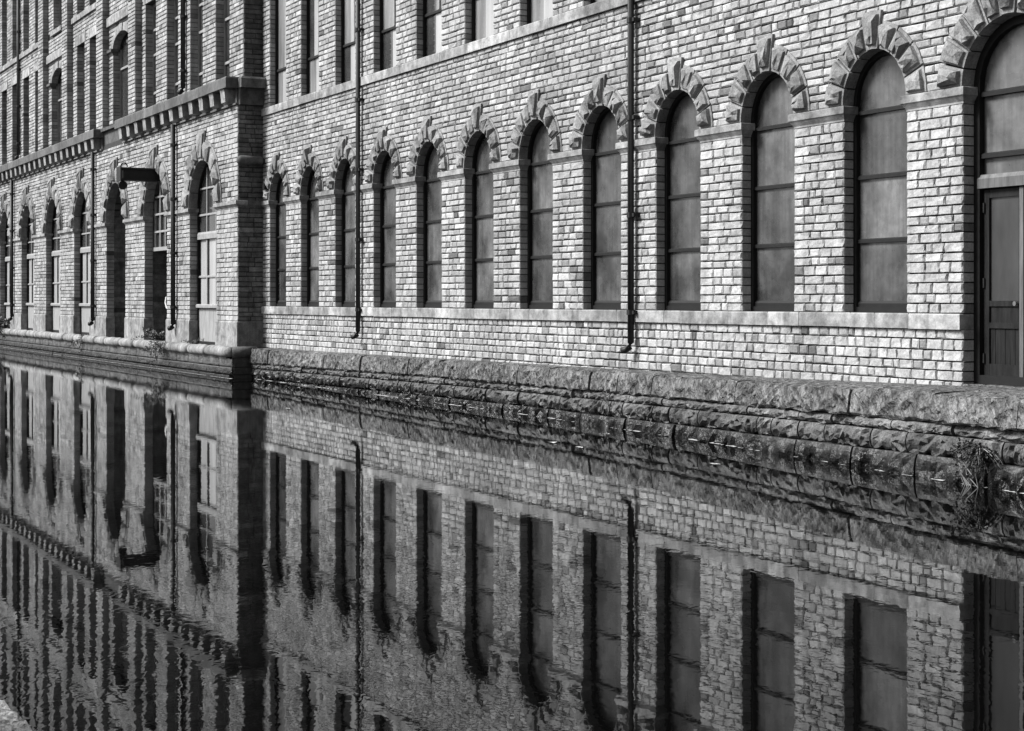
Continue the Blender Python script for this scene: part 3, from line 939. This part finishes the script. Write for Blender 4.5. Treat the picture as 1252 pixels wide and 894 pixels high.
vs_w = arch_set(9, GA, GB, 0.66, 0.30, 0.05, 0.13, 0.36, 'vous', 'wing_voussoir', 0.84, 2)
for x in GX:
    place_arch(vs_w, wing, vx(x), -WO, WI1, rv, (0.85, 1.25))
vs_t = arch_set(9, 1.35, 0.55, 0.32, 0.28, 0.02, 0.008, 0.0, 'dress', 'tower_voussoir', 0.9, 1)
for x in towers:
    place_arch(vs_t, wing, vx(x), -UO, 12.65, rv, (0.8, 1.0))
    for s in (-1, 1):
        m = MB(); m.rect_loft(-0.3, 0.3, 0.2, [(12.38, 0), (12.5, 0.05), (12.55, 0.12), (12.66, 0.12)], 0)
        m.build('impost_stone', 'cornice', wing, loc=(vx(x) + s * 1.66, -UO, 0))
    m = MB(); m.rect_loft(-2.05, 2.1, 0.1, [(13.62, 0.0), (13.95, 0.0), (14.0, -0.03)], -0.13); m.build('ledge_stone', 'dress', wing, loc=(vx(x), -UO, 0))
    m = MB(); m.rect_loft(-1.15, 1.15, 0.2, [(14.82, 0.0), (15.02, 0.0), (15.05, -0.03)], -0.12); m.build('sill_stone', 'dress', wing, loc=(vx(x), -UO, 0))

# upper lintels and sill bands
spans = [(pil[0][1], WC - 0.1), (pil[3][1] if False else GX[4] + 3.15, GX[2] - 3.15), (WL, GX[4] - 3.15)]
spans = [(GX[2] + 3.15, WC - 0.1), (GX[4] + 3.15, GX[2] - 3.15), (WL, GX[4] - 3.15)]
for (a, d) in spans:
    band(wing, a + 0.01, d, W2B, W2B1 - 0.002, 0.10, 'dress', 1.2, 2.4, rv, 'band_stone', ofs=VX, y0=-UO)
    for x in [q for q in ux if a < q < d]:
        m = MB(); m.rect_loft(-1.0, 1.0, 0.2, [(W1T + 0.002, 0), (W1T + 0.42, 0)], -0.035)
        m.build('lintel', 'dress', wing, loc=(vx(x), -UO, 0), tone=rv.uniform(0.0, 0.35))

# cornice with brackets; broken over the first tower
def cornice_run(x0, x1):
    band(wing, x0, x1, 9.12, WCT, 0.40, 'cornice', 1.1, 2.0, rv, 'cornice_stone', ofs=VX, y0=-WO, chamfer=0.05, depth=0.4)
    band(wing, x0, x1, WCO, 8.655, 0.09, 'cornice', 1.1, 2.0, rv, 'bed_stone', ofs=VX, y0=-WO, depth=0.3)
    m = MB(); m.box(vx(x0) + 0.02, vx(x1) - 0.06, -WO - 0.02, -WO + 0.3, 8.658, 9.117); m.build('frieze', 'soot', wing, tone=-0.5)
    n = max(1, round((x1 - x0) / 1.184))
    mb = MB()
    mb.loft([[(-0.21, -p, z), (0.21, -p, z), (0.21, 0.1, z), (-0.21, 0.1, z)] for z, p in ((8.66, 0.22), (8.70, 0.30), (9.02, 0.33), (9.113, 0.36))])
    me = mb.mesh('cornice_bracket', 'dress')
    for k in range(n):
        link('cornice_bracket', me, wing, (vx(x0 + (k + 0.5) * (x1 - x0) / n), -WO, 0), rv.uniform(-0.3, 0.1))
cornice_run(GX[2] + 1.35, WC + 0.03)
cornice_run(WL, GX[2] - 2.1)
m = MB(); m.box(vx(GX[2]) - 2.09, vx(GX[2]) + 1.34, -WO - 0.12, -UO + 0.1, 9.33, 9.46); m.build('cornice_slab', 'soot', wing)
m = MB(); m.box(vx(GX[2]) - 2.09, vx(GX[2]) + 1.34, -WO + 0.02, -UO + 0.1, 8.6, 9.32); m.build('cornice_scar', 'soot', wing)
# cornice on the return
m = MB(); m.rect_loft(vx(WC) - 0.2, vx(WC), 0.0, [(9.12, 0.36), (9.40, 0.36), (9.47, 0.30)], -WO + 0.35); m.build('cornice_return', 'soot', wing, tone=0.2)
m = MB(); m.box(vx(WC) - 0.2, vx(WC) + 0.16, -WO + 0.02, -0.01, 8.60, 9.117); m.build('bracket_return', 'soot', wing, tone=0.0)
band(wing, WL, WC + 0.3, WTOP, WTOP + 0.6, 0.6, 'cornice', 1.5, 2.4, rv, 'cornice_stone', ofs=VX, y0=-UO, depth=0.8)
m = MB()
m.add([(vx(WL), -UO - 0.4, WTOP + 0.61), (vx(WC) + 0.3, -UO - 0.4, WTOP + 0.61), (vx(WC) + 0.3, 7, WTOP + 4), (vx(WL), 7, WTOP + 4), (vx(WC) + 0.3, 14, WTOP + 0.6), (vx(WL), 14, WTOP + 0.6)], [(0, 1, 2, 3), (3, 2, 4, 5)])
m.build('roof', 'slate', wing)
m = MB(); m.box(vx(WL), vx(WC) - 0.2, 13.7, 14, 0, WTOP + 0.5); m.box(vx(WL), vx(WL) + 0.3, -0.3, 13.6, 0, WTOP + 0.5); m.build('rear_wall', 'wing', wing)

# ground-floor windows of the wing
def wing_window(x, k):
    y = -WO + 0.26
    z0, zsill, ztr = WZ0 + 0.02, 2.28, 4.64
    f = arched_frame(GA + 0.012, GB + 0.012, z0, WI1, 0.10, y, y + 0.14, 18)
    o = f.build('window', 'frame', wing, loc=(vx(x), 0, 0))
    # panelled apron
    nb = 7
    for q in range(nb):
        xa = -GA + 0.1 + (2 * GA - 0.2) * q / nb; xb = -GA + 0.1 + (2 * GA - 0.2) * (q + 1) / nb
        link('apron_board', box_mesh('apron_board', 'panel', xa + 0.004, xb - 0.004, y + 0.03, y + 0.06, z0 + 0.05, zsill - 0.1), o)
    link('window_sill', bar_mesh('window_sill', 'white', GA - 0.06, zsill - 0.03, 0.06, y - 0.08, y + 0.12), o)
    link('transom', bar_mesh('transom', 'white', GA - 0.06, ztr, 0.12, y - 0.03, y + 0.12), o)
    for z in (3.25, 5.35, 6.25):
        hw = GA - 0.1 if z <= WI1 else GA * math.sqrt(max(0.01, 1 - ((z - WI1) / GB) ** 2)) - 0.1
        link('glazing_bar', bar_mesh('glazing_bar', 'white', hw, z, 0.035, y + 0.02, y + 0.09), o)
    for u in (-0.52, 0.52):
        link('mullion', box_mesh('mullion', 'white', u - 0.05, u + 0.05, y + 0.025, y + 0.09, zsill + 0.02, ztr - 0.12), o)
        link('mullion', box_mesh('mullion', 'white', u - 0.035, u + 0.035, y + 0.025, y + 0.09, ztr + 0.12, WI1 + GB * math.sqrt(1 - (u / GA) ** 2) - 0.1), o)
    link('pane', box_mesh('pane', 'glass', -GA + 0.08, GA - 0.08, y + 0.075, y + 0.085, zsill, ztr - 0.1), o)
    for (xa, xb) in ((-1.30, -0.66), (-0.33, 0.46), (0.75, 1.35)):
        link('blind', box_mesh('blind', 'blind', xa, xb, y + 0.066, y + 0.074, zsill + 0.03, ztr - 0.12), o)
    link('pane', arched_pane(GA - 0.06, GB - 0.06, ztr + 0.1, WI1, y + 0.07, 18).mesh('pane', 'glass'), o)
    return o
for k, x in enumerate(GX):
    if k not in (1, 2): wing_window(x, k)

# deep recesses: loading door and open arch
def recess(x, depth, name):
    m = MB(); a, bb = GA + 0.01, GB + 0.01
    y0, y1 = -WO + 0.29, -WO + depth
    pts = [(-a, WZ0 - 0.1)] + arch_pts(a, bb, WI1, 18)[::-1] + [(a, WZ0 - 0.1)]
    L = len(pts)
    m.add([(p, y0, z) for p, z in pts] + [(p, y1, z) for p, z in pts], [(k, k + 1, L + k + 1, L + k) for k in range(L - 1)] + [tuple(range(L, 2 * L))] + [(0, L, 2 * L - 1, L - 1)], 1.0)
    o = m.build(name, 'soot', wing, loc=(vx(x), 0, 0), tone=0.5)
    # coursed jamb blocks on both sides
    for s in (-1, 1):
        j = MB(); tmp = []
        for (c0, c1) in courses(WZ0, WI1, 0.2, rr): fill_course(c0, c1, y0 + 0.02, y1 - 0.02, [], rr, 0.4, 0.8, tmp, joint=0.02, d=0.005)
        for bl in tmp:
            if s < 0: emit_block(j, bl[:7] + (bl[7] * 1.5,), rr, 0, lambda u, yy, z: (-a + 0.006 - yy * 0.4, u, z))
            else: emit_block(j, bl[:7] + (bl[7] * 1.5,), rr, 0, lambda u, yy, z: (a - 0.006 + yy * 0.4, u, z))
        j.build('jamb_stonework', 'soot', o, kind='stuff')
    return o
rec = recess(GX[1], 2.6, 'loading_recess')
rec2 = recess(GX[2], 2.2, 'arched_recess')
m = MB(); m.rect_loft(-GA, GA, -WO + 2.0, [(WI0 - 0.1, 0), (WI0 + 0.05, 0.06), (WI1, 0.06)], -WO + 0.3); 
# glazed box over the loading door
y = -WO + 0.35
m = MB(); m.box(-GA + 0.05, GA - 0.05, y - 0.05, y + 0.5, 4.28, 4.42); lo = m.build('loading_window', 'white', wing, loc=(vx(GX[1]), 0, 0), label='glazed screen hanging over the loading recess')
for u in (-1.4, -0.7, 0.0, 0.7, 1.4):
    link('mullion', box_mesh('mullion', 'white', u - 0.05, u + 0.05, y, y + 0.07, 4.43, WI1 + GB * math.sqrt(1 - (u / GA) ** 2) - 0.05), lo)
for z in (5.0, 5.65, 6.3):
    hw = GA - 0.06 if z <= WI1 else GA * math.sqrt(1 - ((z - WI1) / GB) ** 2) - 0.06
    link('glazing_bar', bar_mesh('glazing_bar', 'white', hw, z, 0.04, y - 0.012, y + 0.06), lo)
link('pane', arched_pane(GA - 0.03, GB - 0.03, 4.425, WI1, y + 0.08, 18).mesh('pane', 'glass'), lo)
# hoist beam
hb = MB(); hb.box(-0.16, 0.16, -1.3, 0.6, -0.18, 0.18)
ho = hb.build('hoist_beam', 'iron', wing, loc=(vx(GX[1]) + 0.35, -WO, 7.0), label='black hoist beam jutting from the arch over the loading recess')
for z in (-0.2, 0.2):
    m = MB(); m.box(-0.24, 0.24, -1.4, 0.3, z - 0.035, z + 0.035); m.build('flange', 'iron', ho)
m = MB(); m.box(-0.30, 0.30, -1.46, -1.41, -0.26, 0.26); m.build('end_plate', 'iron', ho)
m = MB(); m.tube([(0, -1.25 + 0.12 * math.cos(q * math.pi / 6), 0.27 + 0.14 * math.sin(q * math.pi / 6)) for q in range(7)], 0.025, 6); m.build('lifting_ring', 'iron', ho, smooth=True)
m = MB(); m.tube([(-0.04, -1.3, -0.40), (0.04, -1.3, -0.40)], 0.16, 14); m.build('pulley_wheel', 'iron', ho)
m = MB(); m.box(-0.05, 0.05, -1.34, -1.26, -0.4, -0.2); m.build('pulley_block', 'iron', ho)

# upper windows of the wing
def wing_sash(x, z0, z1, a, bars_, arch_b=0.0):
    y = -UO + 0.27
    m = MB()
    zt = z1 + arch_b
    for sx in (-1, 1): m.box(sx * a - 0.07, sx * a + 0.07, y, y + 0.12, z0, z1)
    m.box(-a + 0.071, a - 0.071, y + 0.003, y + 0.117, z0, z0 + 0.1)
    if arch_b == 0: m.box(-a + 0.071, a - 0.071, y + 0.003, y + 0.117, z1 - 0.1, z1)
    o = m.build('window', 'white' if arch_b else 'panel', wing, loc=(vx(x), 0, 0))
    for z in bars_:
        link('transom', bar_mesh('transom', 'white', a - 0.065, z, 0.05, y + 0.0, y + 0.1), o)
    link('mullion', box_mesh('mullion', 'white', -0.035, 0.035, y + 0.02, y + 0.09, z0 + 0.101, (z1 - 0.101) if not arch_b else zt - 0.05), o)
    if arch_b:
        link('pane', arched_pane(a - 0.01, arch_b - 0.01, z0 + 0.05, z1, y + 0.07, 14).mesh('pane', 'glass'), o)
        link('pane', box_mesh('pane', 'blind', 0.35, a - 0.071, y + 0.05, y + 0.06, z0 + 0.2, z1 - 0.1), o)
    else:
        link('pane', box_mesh('pane', 'glass', -a + 0.06, a - 0.06, y + 0.06, y + 0.07, z0 + 0.05, z1 - 0.05), o)
for x in ux:
    wing_sash(x, WCT + 0.025, W1T, 0.75, (10.3, 11.75, 12.7))
    wing_sash(x, W2B1 + 0.002, W2T, 0.75, (15.9, 17.2, 18.0))
for x in towers:
    wing_sash(x, WCT + 0.025, 12.65, 1.35, (11.85,), 0.55)
    wing_sash(x, 15.055, 18.3, 0.95, (16.6, 17.6))

downpipe(wing, -56.5, -WO - 0.14, 1.45, 8.62, VX, r=0.085, label='dark downpipe beside the loading recess')
downpipe(wing, -68.6, -WO - 0.14, 1.45, 8.62, VX, r=0.085, label='dark downpipe beside the open arched recess')
downpipe(wing, -86.4, -WO - 0.14, 1.45, 8.62, VX, r=0.085, label='dark downpipe at the far part of the wing')
downpipe(wing, -56.1, -UO - 0.12, 9.72, 20.4, VX, r=0.085, label='dark downpipe rising from the cornice beside the sash windows')
downpipe(wing, -85.9, -UO - 0.12, 9.72, 20.4, VX, r=0.085, label='dark downpipe rising from the cornice among the farther sash windows')

# quay wall of the wing with a rounded coping
QO = 1.12
QX = WC + 0.30
qw = thing('quay_wall', 'dark quay wall with rounded roll coping in front of the projecting wing', 'retaining wall', (-60, 0, 0))
x = QX; k = 0
while x > WL:
    L = min(rv.uniform(1.6, 2.8), x - WL)
    if L < 0.3: break
    n = 7; secs = []
    for q in range(n):
        u = x - 0.012 - (L - 0.024) * q / (n - 1)
        rr_ = 0.17 + rv.uniform(-0.012, 0.012) - (0.02 if q in (0, n - 1) else 0)
        secs.append((vx(u), -QO + rv.uniform(-0.01, 0.01), 0.82 + rv.uniform(-0.012, 0.012)))
    m = MB(); m.tube(secs, [0.155] + [0.175 + rv.uniform(-0.01, 0.012) for _ in range(n - 2)] + [0.155], 12)
    m.build('roll_coping', 'dress', qw, tone=rv.uniform(-0.4, -0.15), smooth=True)
    m = MB(); m.box(vx(x - L) + 0.01, vx(x) - 0.01, -QO, -WO + 0.35, 0.6, 0.93); m.build('ledge_stone', 'dress', qw, tone=rv.uniform(-0.5, -0.2))
    x -= L; k += 1
for (z0, z1, lo_, hi_, e) in ((0.36, 0.66, 0.9, 1.8, 0.0), (0.12, 0.35, 0.9, 1.8, 0.02), (-0.5, 0.11, 1.2, 2.2, 0.10)):
    x = QX
    while x > WL:
        L = min(rv.uniform(lo_, hi_), x - WL)
        if L < 0.2: break
        sb = rough_stone(L - 0.016, z1 - z0 - 0.012, 0.5, 3, 1, 0.02, rv.randrange(9999), 0.03, 0.008)
        sb.build('quay_stone', 'base', qw, loc=(vx(x - L), -QO - e + 0.02, z0), tone=rv.uniform(-0.5, -0.1))
        x -= L
# its short end beside the range
for (z0, z1) in ((-0.5, 0.11), (0.12, 0.35), (0.36, 0.66)):
    m = MB(); m.box(vx(QX) - 0.4, vx(QX) + 0.015, -QO + 0.06, -0.3, z0, z1 - 0.01); m.build('end_stone', 'soot', qw, tone=-0.4)
m = MB(); m.tube([(vx(QX) - 0.01, -QO, 0.82), (vx(QX) - 0.01, -0.3, 0.82)], 0.175, 12); m.build('roll_return', 'soot', qw, tone=0.4, smooth=True)
m = MB(); m.box(vx(WC) - 0.3, vx(QX), -QO, -0.02, 0.5, 0.92); m.build('end_ledge', 'soot', qw)

# ------------------------------------------------------------------ waterline glint, put in as pale broken strips
rs = random.Random(4)
fm = MB()
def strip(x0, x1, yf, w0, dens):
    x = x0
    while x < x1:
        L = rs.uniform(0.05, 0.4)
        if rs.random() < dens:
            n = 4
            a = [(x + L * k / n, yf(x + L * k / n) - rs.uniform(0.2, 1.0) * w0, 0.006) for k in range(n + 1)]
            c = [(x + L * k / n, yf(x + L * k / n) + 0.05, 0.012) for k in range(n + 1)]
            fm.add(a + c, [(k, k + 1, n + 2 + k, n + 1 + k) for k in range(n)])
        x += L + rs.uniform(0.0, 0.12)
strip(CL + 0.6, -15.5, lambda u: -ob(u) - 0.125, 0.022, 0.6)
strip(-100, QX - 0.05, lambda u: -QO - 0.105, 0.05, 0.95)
fm.build('waterline_glint', 'glint_leaf_pipe', kind='stuff')

# ------------------------------------------------------------------ weeds
def weed(name, loc, size, n, mat, label, category='weed', hang=0.0, seed=0, stems=True, group=None, flat=0.7):
    r = random.Random(seed)
    root = thing(name, label, category, loc, group)
    st = MB(); lf = MB()
    for i in range(n):
        az = r.uniform(math.pi, 2 * math.pi) if r.random() < 0.7 else r.uniform(0, 2 * math.pi)
        L = size * r.uniform(0.45, 1.1)
        up = r.uniform(0.3, 1.3) - hang * r.uniform(0.4, 1.6)
        d = Vector((math.cos(az), math.sin(az) * flat, up)).normalized()
        P = [Vector((r.uniform(-0.1, 0.1) * size, 0, 0))]
        for q in range(4):
            d = (d + Vector((r.uniform(-0.2, 0.2), r.uniform(-0.2, 0.2), -0.22 - 0.2 * hang))).normalized()
            P.append(P[-1] + d * L / 4)
        if stems: st.tube(P, [0.006 * (1 + size), 0.005 * (1 + size), 0.004 * (1 + size), 0.003, 0.002], 4)
        for q in range(1, 5):
            for s in range(6):
                c = P[q] + Vector([r.uniform(-1, 1) * 0.08 * size for _ in range(3)])
                ln = size * r.uniform(0.05, 0.13); wd = ln * r.uniform(0.25, 0.5)
                a = Vector((r.uniform(-1, 1), r.uniform(-1, 1), r.uniform(-0.8, 0.6))).normalized()
                s_ = a.cross(Vector((r.uniform(-1, 1), r.uniform(-1, 1), r.uniform(-1, 1)))).normalized()
                m_ = c + a * ln * 0.5 + Vector((0, 0, 0.1 * ln))
                lf.add([c, m_ - s_ * wd, c + a * ln, m_ + s_ * wd], [(0, 1, 2, 3)])
    if stems: st.build('stem', 'stem', root)
    lf.build('foliage', mat, root)
    return root
weed('wall_plant', (-16.2, -1.58, 0.50), 0.46, 44, 'leafdark', 'dark scrubby plant hanging from the canal wall below the door', 'plant', 0.55, 3)
weed('wall_plant', (-56.9, -1.27, 0.86), 0.75, 26, 'leafpale', 'pale weed sprouting on the roll coping under the downpipe by the loading recess', 'weed', 0.5, 5)
weed('ledge_weed', (-59.0, -0.75, 0.95), 0.95, 30, 'leaf', 'low weeds growing in the floor of the loading recess', 'weed', -0.1, 6)
weed('ledge_weed', (-69.6, -1.1, 0.88), 0.75, 22, 'leafpale', 'weed on the coping by the downpipe beside the open arched recess', 'weed', 0.5, 8)
weed('ledge_weed', (-54.2, -0.95, 0.95), 0.45, 16, 'leaf', 'small weed under the arched window nearest the wing corner', 'weed', 0.0, 9)
weed('ledge_weed', (-88.5, -1.0, 0.95), 1.6, 40, 'leaf', 'bushy weeds at the foot of the farthest downpipe', 'weed', 0.0, 10)
weed('wall_plant', (-27.4, -0.50, 0.62), 0.32, 14, 'leaf', 'small dark weed on the hammered coping below the second downpipe', 'weed', 0.5, 12)
m = MB()
m.tube([(0, 0, 0), (0.25, -0.1, -0.2), (0.6, -0.15, -0.38), (1.0, -0.16, -0.46), (1.35, -0.1, -0.45)], 0.035, 8)
m.build('bent_pipe', 'glint_leaf_pipe', None, smooth=True, loc=(-59.6, -0.35, 2.55), label='pale curved pipe sticking out of the loading recess jamb', category='pipe')

# dangling roots below the dark plant
m = MB(); rr2 = random.Random(8)
for k in range(7):
    x0 = rr2.uniform(-0.22, 0.2)
    m.tube([(x0, 0, 0), (x0 - 0.06 + rr2.uniform(-0.1, 0.1), -0.06, -0.16), (x0 + rr2.uniform(-0.15, 0.15), -0.1, -0.34), (x0 + rr2.uniform(-0.1, 0.12), -0.08, -0.5)], [0.012, 0.010, 0.008, 0.005], 5)
pl = [o for o in bpy.data.objects if o.name == 'wall_plant'][0]
m.build('root', 'stem', pl)

# door furniture
for s_ in (-1, 1):
    xh = s_ * (DOOR_A - 0.15)
    for z in (1.6, 2.7, 3.8):
        m = MB(); m.tube([(xh, 0.255, z - 0.07), (xh, 0.255, z + 0.07)], 0.018, 8); m.build('hinge', 'iron', door)
m = MB(); m.tube([(-0.14, 0.268, 2.4), (-0.14, 0.235, 2.4)], 0.012, 8); m.tube([(-0.14, 0.238, 2.4), (-0.14, 0.20, 2.4)], [0.03, 0.034], 10); m.build('door_knob', 'doorpale', door)

# leaves floating on the still water
LEAF = ['small pale leaf floating beside a second leaf, off the reflection of the second downpipe',
        'small pale leaf floating close to the canal wall below the second downpipe',
        'small pale leaf floating farther out than its neighbour, off the second downpipe',
        'lone pale leaf floating off the fourth and fifth arched windows from the wing',
        'lone pale leaf floating off the canal wall between the second downpipe and the door']
for k, (x, y_) in enumerate(((-24.53, -3.38), (-25.56, -1.68), (-23.51, -3.42), (-35.0, -4.4), (-20.2, -3.0))):
    m = MB(); a = rr2.uniform(0, 6)
    pts = [(0.09 * math.cos(a + q) * (1 if j % 2 else 0.55), 0.09 * math.sin(a + q) * (1 if j % 2 else 0.55)) for j, q in enumerate([2 * math.pi * j / 8 for j in range(8)])]
    V = [(px, py, 0.008 + rr2.uniform(0, 0.02)) for px, py in pts] + [(0, 0, 0.006)]
    m.add(V, [(j, (j + 1) % 8, 8) for j in range(8)])
    m.build('floating_leaf', 'glint_leaf_pipe', None, loc=(x, y_, 0), label=LEAF[k], category='leaf', group='leaves floating on the canal')
